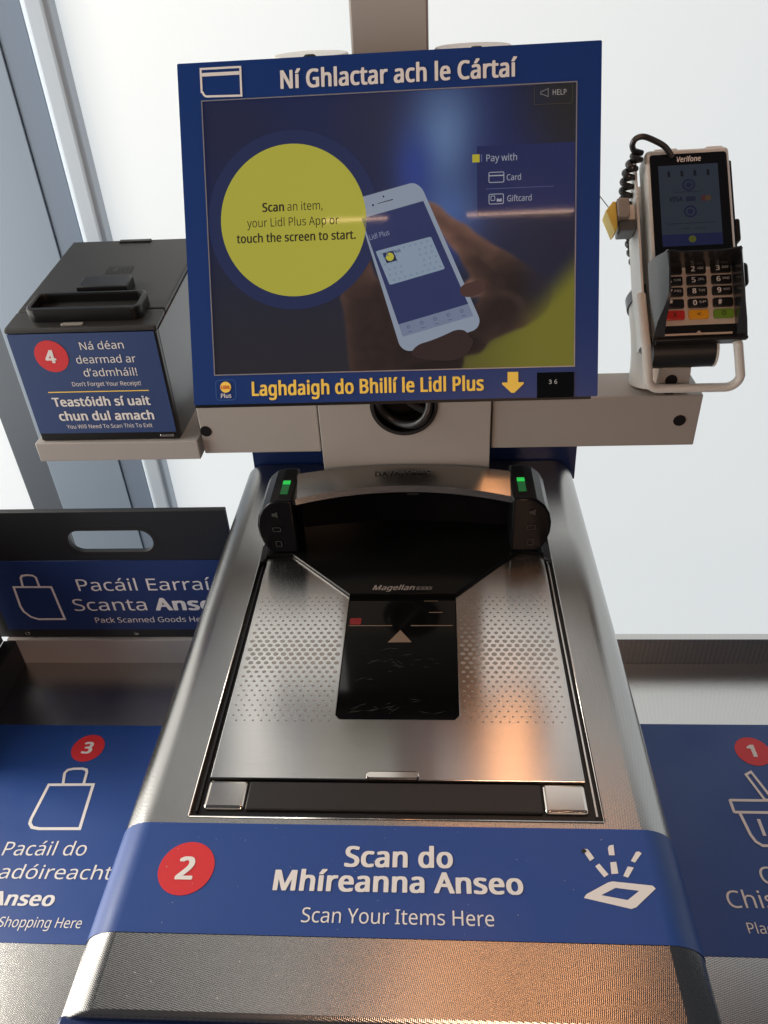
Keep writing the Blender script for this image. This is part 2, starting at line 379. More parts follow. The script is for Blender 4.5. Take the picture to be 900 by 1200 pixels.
pts = [(.1362+.0021*math.cos(a)*random.uniform(.6, 1.2), .3168+.0019*math.sin(a)*random.uniform(.6, 1.2)) for a in [k*math.tau/14 for k in range(14)]]
part('black_mark', MB().sheet(pts, .0006, FT), 'ink', band)

# ------------------------------------------------------------------ scanner in the deck
scn = thing('barcode_scanner', 'flush barcode scanner with dotted brushed steel plate, black glass and low steel hood', 'scanner', (0, .5, -.03))
mb = MB()    # black frame between opening and plate
mb.prism([(hx0, hy0), (hx1, hy0), (hx1, hy1), (hx0, hy1)], -.030, -.0035, holes=[[(-.1455, .374), (.146, .374), (.146, .66), (-.1455, .66)]])
part('black_frame', mb, 'black_plastic', scn)
for x in (-.1500, .1507):
    part('side_rail', MB().box(x-.0008, x+.0008, .345, .665, -.0035, -.0008, .0003), 'steel_edge' if x > 0 else 'black_plastic', scn)
g = .0525
plate = [(-.146, .3745), (.1465, .3745), (.1475, .651), (.1222, .6565), (g+.0008, .5875), (g, .438), (g-.004, .4335), (-g+.004, .4335), (-g, .438), (-g-.0002, .5875), (-.1202, .6535), (-.1468, .650)]
pl = part('steel_plate', MB().prism(plate, -.0045, .0, bev=.0005), 'brushed', scn)
part('glass_window', MB().prism([(-g+.0006, .4385), (-g+.0044, .4342), (g-.0044, .4342), (g-.0006, .4385), (g, .588), (-g, .588)], -.006, -.0012), 'pit', scn)
# etched dots, biggest in the middle rows
def dots(name, side):
    mb = MB(); bm = mb.bm
    rows = 29; y0, y1 = .4315, .5865; dx = .0072
    for r in range(rows):
        y = y1-(y1-y0)*r/(rows-1); tt = r/(rows-1)
        rad = .0009+.0016*math.exp(-((tt-.48)/.24)**2)
        for kx in range(-24, 25):
            x = (kx+.5*(r % 2))*dx
            if side < 0: ok = -.1430 < x < -g-.0045
            else: ok = g+.0045 < x < .1435
            if not ok: continue
            f = 1.0
            cs = [bm.verts.new((x+rad*math.cos(a), y+rad*.82*math.sin(a), .0002)) for a in [math.tau*q/14 for q in range(14)]]
            bm.faces.new(cs)
    return part(name, mb, 'etch', pl)
dots('dot_pattern', -1); dots('dot_pattern', 1)
mb = MB(); vs = []; 
part('pull_tab', MB().prism(rrect(-.0225, .0195, .3738, .3812, .0030), 0, .0022, bev=.0012), 'chrome', pl)
part('front_bar', MB().box(-.1135, .112, .3475, .3722, -.012, -.0008, .0012), 'grained_black', scn)
for x0, x1 in ((-.1462, -.1145), (.1130, .1455)):
    part('corner_block', MB().box(x0, x1, .3475, .3726, -.012, -.0002, .0028, seg=4), 'chrome', scn)
# marks on the glass
FG = flat(-.0011)
part('triangle_symbol', MB().sheet([(-.0118, .5250), (.0108, .5252), (-.0004, .5415)], .0001, FG), 'faint', scn)
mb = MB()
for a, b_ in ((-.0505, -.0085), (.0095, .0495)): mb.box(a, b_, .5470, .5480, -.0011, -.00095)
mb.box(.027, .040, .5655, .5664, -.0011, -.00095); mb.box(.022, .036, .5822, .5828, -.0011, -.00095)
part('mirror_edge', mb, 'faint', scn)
part('red_label', MB().sheet(rrect(-.0498, -.0388, .5490, .5580, .001), .0001, FG), mat('red_label_print', lin(120, 22, 24), .5), scn)
mb = MB()
for i in range(46):
    cx, cy = random.uniform(-.044, .04), random.choice([.5135, .502, .495, .478, .452, .444])+random.gauss(0, .003); L = random.uniform(.0008, .007); a = random.gauss(.1, .35)
    mb.sheet([(cx-L*math.cos(a), cy-L*math.sin(a)), (cx, cy-.00014), (cx+L*math.cos(a), cy+L*math.sin(a)), (cx, cy+.00014)], .0002, FG)
part('scratch_marks', mb, 'grey_mark', scn, kind='stuff')
mb = MB(); letters(mb, flat(.0041), 'Magellan', -.0300, .5935, .0118, .5935, .0072, 1, .0001, .3); letters(mb, flat(.0041), '9300i', .0135, .5935, .0290, .5935, .005, 0, .0001, .3)
part('lettering', mb, mat('grey_logo', (.22, .18, .16), .4), scn)
# black sill between plate and hood, upright black window, hood, end caps
sill = [(-g-.0002, .588), (g+.0008, .588), (.1222, .657), (.1475, .6515), (.1475, .735), (-.1468, .735), (-.1468, .651), (-.1202, .654)]
part('black_sill', MB().prism(sill, -.004, .0040, bev=.0008), mat('sill_plastic', (.004, .004, .004), .16, 0, Specular_IOR_Level=.25), scn)
def wy(x): return .700-.012*(1-(x/.115)**2)*-1
mb = MB(); N = 24; vs, fs = [], []
for i in range(N+1):
    x = -.115+.23*i/N; vs += [(x, wy(x), .004), (x, wy(x)-.006, .064)]
fs = [(2*i, 2*i+2, 2*i+3, 2*i+1) for i in range(N)]
part('upright_glass', MB().raw(vs, fs), 'gloss_black', scn)
mb = MB()
for q in [(.002, .0555, .0018, .0100)]:
    for i in range(6):
        for j in range(4): mb.box(.004+i*.0021, .0052+i*.0021, .7020, .7045, .046+j*.0022, .0472+j*.0022)
part('speaker_grille', mb, 'grey_mark', scn, kind='stuff')
N = 32; vs = []
for i in range(N+1):
    t = -1+2*i/N; q = 1-t*t; zf = .0600+.0050*q; zb = .0720+.0045*q; yf = .6675+.0175*q; yb = .7060+.0085*q
    xb = t*.1135; xf = t*.1195
    vs += [(xb, yb, zb), (t*.1180, yf+.0040, zf+.0016), (xf, yf, zf-.0040), (xf, yf+.002, zf-.0065), (xb, yb, zf-.0065)]
fs = []
for i in range(N):
    for j in range(5): fs.append((5*i+j, 5*i+(j+1) % 5, 5*i+5+(j+1) % 5, 5*i+5+j))
fs += [(4, 3, 2, 1, 0), tuple(5*N+j for j in range(5))]
b = MB().raw(vs, fs); bmesh.ops.recalc_face_normals(b.bm, faces=b.bm.faces[:]); hood = part('steel_hood', b, 'hood', scn, angle=25)
mb = MB(); letters(mb, flat(.0725), 'DATALOGIC', -.030, .7015, .030, .7015, .0050, 1, .0020); part('lettering', mb, 'grey_mark', hood)
for s in (-1, 1):
    o_ = [(.1130, .004), (.1130, .071)]+[(.128, .0715), (.137, .0690), (.1455, .062), (.151, .052), (.1535, .040), (.1530, .028), (.1500, .017), (.1460, .009), (.1400, .004)]
    o_ = [(s*x, z) for x, z in o_]
    if s > 0: o_ = o_[::-1]
    mb = MB(); mb.prism(o_, -.066, 0, upright(.655)); bmesh.ops.bevel(mb.bm, geom=[e for e in mb.bm.edges if e.is_manifold and e.calc_face_angle(0) > 1.2], offset=.0025, segments=3, affect='EDGES', profile=.5)
    cp = part('end_cap', mb, mat('cap_plastic', (.005, .005, .006), .24, 0, Specular_IOR_Level=.18), scn, angle=40)
    part('led', MB().box(*sorted((s*.1195, s*.1275)), .6865, .6935, .0700, .0722, .0006), 'led', cp)
    part('led', MB().box(*sorted((s*.1195, s*.1275)), .6680, .6862, .0700, .0722, .0006), 'led_dim', cp)
    FC = upright(.6545)
    for zz, kind in ((.055, 0), (.036, 1), (.017, 2)):
        mb = MB(); cx = s*.1330
        if kind == 0: mb.sheet([(cx-.003, zz-.002), (cx, zz-.002), (cx+.003, zz-.004), (cx+.003, zz+.004), (cx, zz+.002), (cx-.003, zz+.002)], .0006, FC)
        elif kind == 1: add_stroke(mb, rrect(cx-.004, cx+.004, zz-.0025, zz+.0025, .001), .0008, FC, True, .0006)
        else: add_stroke(mb, rrect(cx-.0028, cx+.0028, zz-.0035, zz+.0035, .001), .0008, FC, True, .0006)
        part('symbol', mb, mat('cap_symbol', (.035, .035, .035), .5), cp)
    part('corner_bracket', MB().prism([(s*.1475, .6455), (s*.1535, .640), (s*.1545, .668), (s*.1475, .668)][::s], -.004, .0035), 'black_plastic', scn)

# ------------------------------------------------------------------ mast: column, cross beam, pole, printer shelf
mast = thing('support_mast', 'grey coated steel mast with cross beam, wide column, and narrow pole rising above the screen', 'support stand', (0, .75, 0))
CY = .7190
col = MB().prism([(-.0865, -.002), (.0925, -.002), (.0925, .312), (-.0865, .312)], -.004, 0, upright(CY), holes=[circle(.003, .146, .034, 48)], bev=.0006)
col.box(-.0865, -.0835, CY+.0041, CY+.085,   .001, .3119); col.box(.0895, .0925, CY+.0041, CY+.085, .001, .3119)
column = part('column', col, 'beam', mast)
part('cable_hole_back', MB().box(-.083, .089, CY+.046, CY+.049, .09, .31), 'dark', mast)
mb = MB(); mb.prism(circle(.003, .146, .0352), -.002, .0012, upright(CY), holes=[circle(.003, .146, .0315)]); part('cable_grommet', mb, 'rubber', mast)
beamL = part('cross_beam', MB().box(-.2165, -.0883, .7225, .778, .0895, .149, .0015), 'beam', mast)
beamR = part('cross_beam', MB().box(.0943, .3050, .7225, .778, .0905, .149, .0015), 'beam', mast)
for x, z, pr in ((.2858, .1203, beamR), (-.2105, .1175, beamL)):
    part('plug', MB().prism(circle(x, z, .0063, 24), -.001, .0008, upright(.7225), bev=.0004), 'black_plastic', pr)
part('upper_pole', MB().box(-.0333, .0327, .770, .830, .003, 1.30, .002), 'beam', mast)
sh = MB().box(-.3985, -.2190, .7135, .965, .0880, .1110, .0012)
part('printer_shelf', sh, 'beam', mast)
# terminal pole
tp = MB(); tp.tube([(.2655, .7530, .1492), (.2650, .7560, .166), (.2640, .7640, .182), (.2630, .7800, .199), (.2620, .8000, .212), (.2615, .8150, .221)], .0285, 36, radii=[.0285, .0275, .0262, .0250, .0235, .0225]); post = part('terminal_post', tp, 'white_paint', mast)
part('post_cover', MB().prism([(.2560, .1500), (.2905, .1500), (.2885, .178), (.2590, .178)], 0, .003, upright(.7285), bev=.0008), 'beam', mast)
for z in (.1645, .1530):
    part('plug', MB().prism(circle(.2710, z, .0060 if z > .16 else .0055, 24), .0028, .0036, upright(.7285)), 'black_plastic', post)
part('swivel_collar', MB().tube([(.2619, .8010, .2125), (.2616, .8110, .2190)], .0252, 36), 'grey_side', mast)

# cable in the grommet
mb = MB(); 
mb.tube([(.003+.0262*math.cos(a), .7215+.006*math.sin(a*2), .1475+.0255*math.sin(a)) for a in [math.radians(q) for q in range(150, 400, 8)]], .0042, 12)
mb.tube([(-.012, .722, .168), (.002, .726, .152), (.014, .729, .140), (.026, .727, .134)], .004, 10)
t = part('data_cable', mb, 'cable', None); t['label'] = 'thick black cable curled inside the round column hole below the screen'; t['category'] = 'cable'

# ------------------------------------------------------------------ touchscreen
FM = rot_frame((-.0023, .6063, .2094), -.5785, -28.2866, -.4059)
mon = thing('touch_screen', 'large touchscreen in a blue printed surround showing a phone held in a hand', 'screen', (-.002, .64, .20))
so = [(-.155, .0259), (.155, .0259), (.155, .2526), (-.155, .2526)]
bez = part('blue_surround', MB().prism(rrect(-.175, .175, 0, .2835, .0012, 3), -.0035, 0, FM, holes=[so]), 'blue_bezel', mon)
mb = MB(); add_stroke(mb, [(-.1553, .0256), (.1553, .0256), (.1553, .2529), (-.1553, .2529)], .0009, FM, True, .0004); part('silver_trim', mb, mat('trim', (.45, .43, .45), .3, .6), bez)
part('surround_edge', MB().prism([(-.1752, -.0026), (.1700, -.0022), (.1700, .278), (-.1700, .278)], -.016, -.0037, FM), 'black_plastic', mon)
part('rear_housing', MB().box(-.160, .160, .012, .268, -.040, -.0165, .006, FM), 'black_plastic', mon)
part('mount_arm', MB().box(-.03, .03, .15, .21, -.085, -.0403, .002, FM), 'beam', mon)
for x in (-.0711, .0711):
    mb = MB(); mb.cyl(x, .790, .40, .4565, .0335, .0335, 48, bev=.002); d = part('rear_speaker', mb, 'white_paint', mon)
    part('socket', MB().cyl(x+.002, .768, .4562, .4578, .006, .004, 16), 'dark', d)
# row of small warm ceiling lights behind the viewer, mirrored as a dotted line in the screen
strip = thing('ceiling_light_strip', 'row of tiny warm ceiling lights reflected as a dotted line across the screen', 'lamp', (.05, -.95, 1.8))
mb = MB()
for a, b_ in ((-.388, -.150), (.108, .488)): mb.box(a, b_, -.965, -.935, 1.8045, 1.825)
part('light_rail', mb, 'black_plastic', strip)
mb = MB()
x = -.378
while x < .476:
    if x < -.155 or x > .117: mb.box(x-.0020, x+.0020, -.952, -.948, 1.800, 1.8046)
    x += .0125
part('lamp_row', mb, emit('tiny_lamp', (1, .62, .36, 1), 120), strip, kind='stuff')
# picture on the screen
def sm(a, b, x):
    t = max(0., min(1., (x-a)/(b-a))); return t*t*(3-2*t)
def mix(a, b, t): return tuple(p+(q-p)*t for p, q in zip(a, b))
def seg(u, v, ax, ay, bx, by, ra, rb):
    dx, dy = bx-ax, by-ay; t = max(0, min(1, ((u-ax)*dx+(v-ay)*dy)/(dx*dx+dy*dy)))
    return math.hypot(u-ax-dx*t, v-ay-dy*t)-(ra+(rb-ra)*t)
FING = [   # ax, ay, bx, by, ra, rb, brightness
    (.0300, .1600, .0385, .1545, .0050, .0062, 1.2), (.0740, .1180, .0960, .0980, .0120, .0200, .62),
    (.0360, .1560, .0600, .1350, .0060, .0090, 1.15), (.0600, .1350, .0900, .1060, .0095, .0160, 1.05),
    (.0900, .1060, .1160, .0860, .016, .020, .48), (.0630, .0905, .0800, .0965, .0058, .0085, 1.2), (.0800, .0965, .1080, .0820, .0085, .020, .8),
    (.070, .0560, .100, .078, .012, .022, .55), (.0100, .0400, .0700, .0500, .010, .012, .40)]
PALM = [(-.0270, .1230, -.0250, .0900, .0090, .016, .85), (-.0250, .0900, -.0080, .0400, .016, .030, .62), (-.012, .090, .004, .045, .012, .016, .55), (0, .035, .05, .033, .015, .012, .35)]
def pic(u, v):
    c = mix((34, 36, 48), (28, 36, 74), sm(.02, .25, v))
    c = mix(c, (38, 36, 40), sm(.13, .02, v)*.7)
    g = lambda cu, cv, su, sv: math.exp(-((u-cu)/su)**2-((v-cv)/sv)**2)
    c = mix(c, (30, 34, 60), g(-.14, .23, .06, .04)*.9)
    c = mix(c, (42, 42, 62), g(-.01, .235, .035, .05)*.75)
    c = mix(c, (92, 118, 158), min(1, g(.048, .215, .030, .05)*1.0))
    c = mix(c, (76, 104, 158), min(1, g(.050, .155, .028, .028)*.85))
    c = mix(c, (44, 62, 138), g(.022, .190, .016, .03)*.8+g(.05, .130, .02, .018)*.5)
    c = mix(c, (36, 34, 30), sm(.085, .150, u)*sm(.12, .24, v)*.92)
    c = mix(c, (34, 40, 92), g(.10, .195, .035, .03)*.5)
    c = mix(c, (30, 30, 48), sm(.08, .15, u)*sm(.19, .12, v)*.8)
    EP = [(-.2, .028), (.013, .030), (.050, .041), (.082, .056), (.125, .080), (.150, .106), (.2, .16)]
    for (a, ea), (b_, eb) in zip(EP, EP[1:]):
        if a <= u <= b_: edge = ea+(eb-ea)*(u-a)/(b_-a)
    yl = sm(.016, -.020, v-edge)*sm(-.03, .07, u)
    c = mix(c, mix((64, 60, 34), (112, 108, 36), sm(.0, .13, u)), yl*(1-.35*sm(.05, .0, v)*0))
    for grp, sh_c in ((PALM, 0), (FING, 1)):
        kk = .0020; acc = 0.; bb = 0.; wsum = 0.
        for (ax, ay, bx, by, ra, rb, br) in grp:
            d = seg(u, v, ax, ay, bx, by, ra, rb); e = math.exp(-max(-60, min(60, d/kk))); acc += e; bb += br*e
        d = -kk*math.log(max(acc, 1e-30)); br = bb/max(acc, 1e-30)
        k = sm(.0022, -.0016, d)*(1-.75*sm(.100, .130, u))
        n1 = .5+.5*math.sin(u*190+3*math.sin(v*140))*math.sin(v*210+2*math.sin(u*170))
        rim = math.exp(-(max(0, -d)/.007))          # soft light along the outline of the fingers
        c = mix(c, tuple(q*br*(.62+.42*rim+.10*n1) for q in (100, 72, 62)), k)
    return c
m = mat('screen_picture', (.012, .012, .014), .22, 0, Emission_Strength=.80, Specular_IOR_Level=.2, Coat_Weight=.5, Coat_Roughness=.04); p = m.node_tree.nodes['Principled BSDF']
at = nn(m, 'ShaderNodeAttribute'); at.attribute_name = 'Col'; lk(m, at.outputs['Color'], p.inputs['Emission Color']); M['picture'] = m
nu, nv = 250, 184; mb = MB()
vs = [(-.1552+.3104*i/nu, .0257+.2270*j/nv, -.0012) for j in range(nv+1) for i in range(nu+1)]
me_cols = [pic(x, y) for x, y, _ in vs]
fs = [(j*(nu+1)+i, j*(nu+1)+i+1, (j+1)*(nu+1)+i+1, (j+1)*(nu+1)+i) for j in range(nv) for i in range(nu)]
scr = part('display', mb.raw(vs, fs, FM), 'picture', mon)
ca = scr.data.color_attributes.new('Col', 'FLOAT_COLOR', 'POINT')
ca.data.foreach_set('color', [q for c in me_cols for q in lin(*[max(0, min(255, t)) for t in c])])
def disp(name, mb, col, s=.85, parent=scr, rough=.22):
    key = ('disp', col, s)
    if key not in M: M[key] = emit('screen_%d_%d_%d' % col, lin(*col), s, rough)
    return part(name, mb, M[key], parent)
cc = (-.0812, .1533)
mb = MB(); mb.sheet(circle(*cc, .0735, 64), -.0009, FM); disp('halo_ring', mb, (36, 44, 78))
mb = MB(); mb.sheet(circle(*cc, .0625, 72), -.0006, FM)
m = emit('yellow_disc', lin(168, 163, 60), .88, .22); p = m.node_tree.nodes['Principled BSDF']; M['ydisc'] = m
disc = part('message_disc', mb, 'ydisc', scr)
def frame_at(M_, n): return M_ @ Matrix.Translation((0, 0, n))
lettering(disc, FM, [('Scan', -.1073, .1616, -.0885, .1616, .0070, 'ink', 1), ('an item,', -.0858, .1616, -.0556, .1617, .0070, 'ink', 0),
    ('your Lidl Plus App or', -.1210, .1492, -.0422, .1492, .0070, 'ink', 0), ('touch the screen to start.', -.1306, .1366, -.0280, .1366, .0070, 'ink', .8)], -.0003)
def rounded(P, n=3):
    for _ in range(n): P = [q for a, b in zip(P, P[1:]+P[:1]) for q in ((a[0]*.75+b[0]*.25, a[1]*.75+b[1]*.25), (a[0]*.25+b[0]*.75, a[1]*.25+b[1]*.75))]
    return P
# phone pictured on the screen
def quad_pt(Q, a, b):   # bilinear in quad TL,TR,BR,BL
    t = [Q[0][i]+(Q[1][i]-Q[0][i])*a for i in (0, 1)]; bt = [Q[3][i]+(Q[2][i]-Q[3][i])*a for i in (0, 1)]
    return tuple(t[i]+(bt[i]-t[i])*b for i in (0, 1))
def rq(Q, a0, a1, b0, b1, r=.0, n=5):
    ra = r; rb = r*.55
    if not r: return [quad_pt(Q, a, b) for a, b in ((a0, b0), (a1, b0), (a1, b1), (a0, b1))]
    o = []
    for (cx, cy, s0) in ((a1-ra, b0+rb, -90), (a1-ra, b1-rb, 0), (a0+ra, b1-rb, 90), (a0+ra, b0+rb, 180)):
        for k_ in range(n+1):
            a = math.radians(s0+90*k_/n); o.append(quad_pt(Q, cx+ra*math.cos(a), cy+rb*math.sin(a)))
    return o
PH = [(-.0285, .1690), (.0262, .1815), (.0790, .0600), (.0095, .0395)]
mb = MB(); mb.sheet(rq(PH, 0, 1, 0, 1, .14, 7), -.0008, FM); phone = disp('phone_image', mb, (136, 146, 162))
# palm and thumb of the pictured hand in front of the phone's lower edge
mb = MB(); mb.sheet(rounded([(.0150, .0375), (.022, .0470), (.034, .0500), (.046, .0545), (.056, .0590), (.064, .0580), (.0665, .0530), (.072, .0490), (.062, .0330), (.035, .0330)]), -.0005, FM); disp('pictured_hand', mb, (52, 38, 36), .8, phone)
mb = MB(); mb.sheet(rounded([(.0590, .0920), (.0605, .0870), (.0660, .0850), (.0740, .0868), (.0800, .0900), (.0815, .0965), (.0760, .1000), (.0690, .0975), (.0620, .0960)]), -.0005, FM); disp('pictured_thumb', mb, (74, 51, 46), .8, phone)
SC = [(-.0228, .1529), (.0295, .1652), (.0706, .0698), (.0103, .0541)]
mb = MB(); mb.sheet(SC, -.0006, FM); disp('phone_display', mb, (44, 52, 92), .85, phone)
mb = MB(); mb.sheet(rq(SC, .0, 1., .895, 1.0), -.0004, FM); disp('menu_strip', mb, (112, 122, 146), .85, phone)
mb = MB()
for a in (.12, .31, .5, .69, .88):
    x, y = quad_pt(SC, a, .935); add_stroke(mb, circle(x, y, .0013, 8), .0004, FM, True, -.0003)
    x, y = quad_pt(SC, a, .975); mb.sheet([(x-.0018, y-.0006), (x+.0018, y-.0001), (x+.0018, y+.0003), (x-.0018, y-.0002)], -.0003, FM)
disp('menu_symbols', mb, (60, 70, 110), .8, phone)
CD = [(-.0115, .1257), (.0355, .1361), (.047, .1093), (-.0, .0975)]
mb = MB(); mb.sheet(rq(CD, 0, 1, 0, 1, .05), -.0004, FM); disp('loyalty_card', mb, (132, 148, 166), .85, phone)
mb = MB()
for i in range(9):
    for j in range(6):
        x, y = quad_pt(CD, .07+.105*i+.03*(j % 2), .10+.16*j)
        if .33 < (.07+.105*i) < .66 and .1 < j/6 < .8: continue
        mb.sheet(circle(x, y, .0011, 6), -.0003, FM)
disp('card_pattern', mb, (118, 134, 156), .85, phone)
LG = [quad_pt(CD, a, b) for a, b in ((.10, .10), (.29, .10), (.29, .40), (.10, .40))]
mb = MB(); mb.sheet(LG, -.0003, FM); disp('logo_square', mb, (36, 44, 70), .8, phone)
x, y = quad_pt(LG, .5, .5); mb = MB(); mb.sheet(circle(x, y, .0034, 24), -.0002, FM); disp('logo_disc', mb, (178, 172, 60), .85, phone)
RPH = Matrix.Rotation(math.radians(13), 4, 'Z')
def tl(body, x, y, wd, cap, col, s=.8, ang=13, parent=phone, nz=-.0002, bold=0, name='lettering'):
    mb = MB(); letters(mb, FM @ Matrix.Translation((x, y, 0)) @ Matrix.Rotation(math.radians(ang), 4, 'Z'), body, 0, 0, wd, 0, cap, bold, nz); disp(name, mb, col, s, parent)
tl('Lidl Plus', -.0160, .1350, .0172, .0042, (140, 146, 170))
tl('Plus', .0033, .1232, .0068, .0024, (50, 60, 100), .8, 13, phone, -.0002, 1)
tl('LIDL', -.0048, .1206, .0050, .0018, (40, 60, 130), .8, 13, phone, -.0001, 1)
mb = MB(); mb.sheet([(-.0094, .1642), (-.0088, .1648), (.0040, .1678), (.0042, .1670)], -.0005, FM); mb.sheet(circle(-.0128, .1634, .0009, 10), -.0005, FM); mb.sheet(circle(-.0038, .1700, .0008, 10), -.0005, FM)
disp('phone_earpiece', mb, (30, 34, 44), .8, phone)
# panels at the right of the screen
mb = MB(); mb.sheet([(.0745, .1512), (.1545, .1512), (.1545, .2068), (.0745, .2068)], -.0009, FM); pan = disp('pay_panel', mb, (34, 40, 80))
mb = MB(); mb.sheet([(.0706, .1941), (.0766, .1941), (.0766, .2004), (.0706, .2004)], -.0006, FM); disp('yellow_square', mb, (172, 162, 50), .85, pan)
mb = MB(); mb.sheet([(.0778, .1943), (.0786, .1943), (.0786, .2003), (.0778, .2003)], -.0006, FM); mb.sheet([(.082, .1724), (.1377, .1724), (.1377, .1728), (.082, .1728)], -.0006, FM); disp('divider', mb, (92, 96, 132), .8, pan)
for t_, x0, y0, x1, cap in (('Pay with', .0822, .1944, .1073, .0054), ('Card', .0989, .1788, .1105, .0047), ('Giftcard', .0993, .1620, .1192, .0047)):
    mb = MB(); letters(mb, FM, t_, x0, y0, x1, y0, cap, 0, -.0006); part('lettering', mb, 'pale', pan)
mb = MB(); add_stroke(mb, rrect(.0842, .0965, .1776, .1856, .001), .0006, FM, True, -.0006); mb.sheet([(.0845, .1825), (.0962, .1825), (.0962, .1834), (.0845, .1834)], -.0006, FM); part('card_symbol', mb, 'pale', pan)
mb = MB(); add_stroke(mb, rrect(.0842, .0961, .1604, .1682, .001), .0006, FM, True, -.0006); add_stroke(mb, rrect(.0858, .0890, .1632, .1668, .0006), .0005, FM, True, -.0006)
mb.sheet([(.0905, .1622), (.0948, .1622), (.0944, .1648), (.0928, .1640), (.0908, .1648)], -.0006, FM); part('giftcard_symbol', mb, 'pale', pan)
mb = MB(); add_stroke(mb, [(.1213, .2370), (.1521, .2370), (.1521, .2522), (.1213, .2522)], .0005, FM, True, -.0006); part('help_button', mb, 'grey_mark', scr)
mb = MB(); letters(mb, FM, 'HELP', .1362, .2438, .1472, .2438, .0042, 0, -.0006); part('lettering', mb, mat('help_text', (.2, .2, .2), .5, 0, Emission_Color=(.2, .2, .2, 1), Emission_Strength=.7), scr)
mb = MB(); add_stroke(mb, [(.1265, .2448), (.1275, .2450), (.1325, .2428), (.1325, .2490), (.1275, .2470), (.1265, .2468)], .0005, FM, True, -.0006); part('megaphone_symbol', mb, mat('help_icon', (.1, .1, .1), .5, 0, Emission_Color=(.12, .12, .12, 1), Emission_Strength=.7), scr)
# print on the surround
lettering(bez, FM, [('Ní Ghlactar ach le Cártaí', -.0878, .2595, .1073, .2595, .0138, 'white', 1), ('Laghdaigh do Bhillí le Lidl Plus', -.1227, .0071, .0790, .0072, .0118, 'yellow', 1)])
mb = MB(); ic = [(-.1549, .2782), (-.1549, .2600)]+arc(-.1500, .2603, .0040, 190, 265, 5)+[(-.1212, .2556), (-.1212, .2782)]
add_stroke(mb, ic, .0017, FM, True, .0004); mb.sheet([(-.1545, .2722), (-.1216, .2722), (-.1216, .2762-.0012), (-.1545, .2762-.0012)], .0004, FM); part('card_symbol', mb, 'white', bez)
mb = MB(); mb.sheet([(.0992, .0220), (.1082, .0220), (.1082, .0132), (.1128, .0132), (.1128, .0118), (.1050, .0044), (.1024, .0044), (.0946, .0118), (.0946, .0132), (.0992, .0132)], .0004, FM); part('down_arrow', mb, 'yellow', bez)
mb = MB(); add_stroke(mb, rrect(-.1547, -.1370, .0038, .0212, .003), .0004, FM, True, .0004); part('logo_outline', mb, mat('logo_line', lin(60, 110, 175), .4), bez)
part('logo_disc', MB().sheet(circle(-.1459, .0150, .0048, 32), .0005, FM), 'yellow', bez)
mb = MB(); letters(mb, FM, 'LIDL', -.1498, .0137, -.1420, .0137, .0026, 1, .0007); part('lettering', mb, 'red', bez)
mb = MB(); letters(mb, FM, 'Plus', -.1504, .0058, -.1412, .0058, .0036, .5, .0006); part('lettering', mb, 'white', bez)
part('status_display', MB().prism([(.1240, -.0004), (.1550, -.0004), (.1550, .0208), (.1240, .0208)], -.001, .0006, FM), 'gloss_black', bez)
mb = MB()
for t_, x in (('3', .1340), ('6', .1386)): letters(mb, FM, t_, x, .0112, x+.0022, .0112, .0034, 0, .0010)
part('status_digit', mb, mat('digit', (.3, .3, .3), .5, 0, Emission_Color=(.3, .3, .3, 1), Emission_Strength=.6), bez)

# ------------------------------------------------------------------ receipt printer on the shelf
prn = thing('receipt_printer', 'black receipt printer with a blue front label and red number four', 'printer', (-.315, .82, .1112))
x0, x1, yf, yb, zb = -.3915, -.2385, .7180, .925, .1113
def lz(y): return .2365+(y-.718)*.119
body = [(x0, yf+.003, zb), (x1-.003, yf+.003, zb), (x1-.003, yb, zb), (x0, yb, zb), (x0, yf+.003, .234), (x1-.003, yf+.003, .234), (x1-.003, yb, .256), (x0, yb, .256)]
F6 = [(3, 2, 1, 0), (4, 5, 6, 7), (0, 1, 5, 4), (1, 2, 6, 5), (2, 3, 7, 6), (3, 0, 4, 7)]
part('printer_body', MB().raw(body, F6), 'black_plastic', prn)
part('side_panel', MB().raw([(x1-.0028, yf+.008, zb), (x1, yf+.008, zb), (x1, yb, zb), (x1-.0028, yb, zb), (x1-.0028, yf+.008, .232), (x1, yf+.008, .232), (x1, yb, .254), (x1-.0028, yb, .254)], F6), 'grey_side', prn)
front = part('front_cover', MB().box(x0, x1, yf, yf+.0075, zb+.0005, .2335, .0012), 'black_plastic', prn)
def slab(xa, xb, ya, yb_, t0, t1, bev=.002):
    mb = MB().raw([(xa, ya, lz(ya)+t0), (xb, ya, lz(ya)+t0), (xb, yb_, lz(yb_)+t0), (xa, yb_, lz(yb_)+t0), (xa, ya, lz(ya)+t1), (xb, ya, lz(ya)+t1), (xb, yb_, lz(yb_)+t1), (xa, yb_, lz(yb_)+t1)], F6)
    if bev: bmesh.ops.bevel(mb.bm, geom=mb.bm.edges[:], offset=bev, segments=3, affect='EDGES', profile=.5)
    return mb
part('lid', slab(x0-.001, x1+.001, .7535, yb, -.0025, .0030), 'grained_black', prn)
lidf = part('lid_front_strip', slab(x0-.001, x1+.001, yf-.001, .7525, -.0025, .0030), 'grained_black', prn)
FL = frame((0, .718, .2395), (1, 0, 0), Vector((0, 1, .119)).normalized(), Vector((0, -.119, 1)).normalized())
ch = part('paper_chute', MB().prism(rrect(-.3725, -.2545, .012, .052, .010, 6), 0, .013, FL, holes=[rrect(-.3675, -.2600, .018, .0480, .006, 6)], bev=.002), 'black_plastic', prn)
part('chute_floor', MB().box(-.3675, -.26, .018, .048, 0, .003, 0, FL), 'rubber', ch)
part('lid_button', MB().prism([(-.337, .066), (-.283, .066), (-.283, .089), (-.287, .093), (-.333, .093), (-.337, .089)], 0, .0105, FL, bev=.002), 'black_plastic', prn)
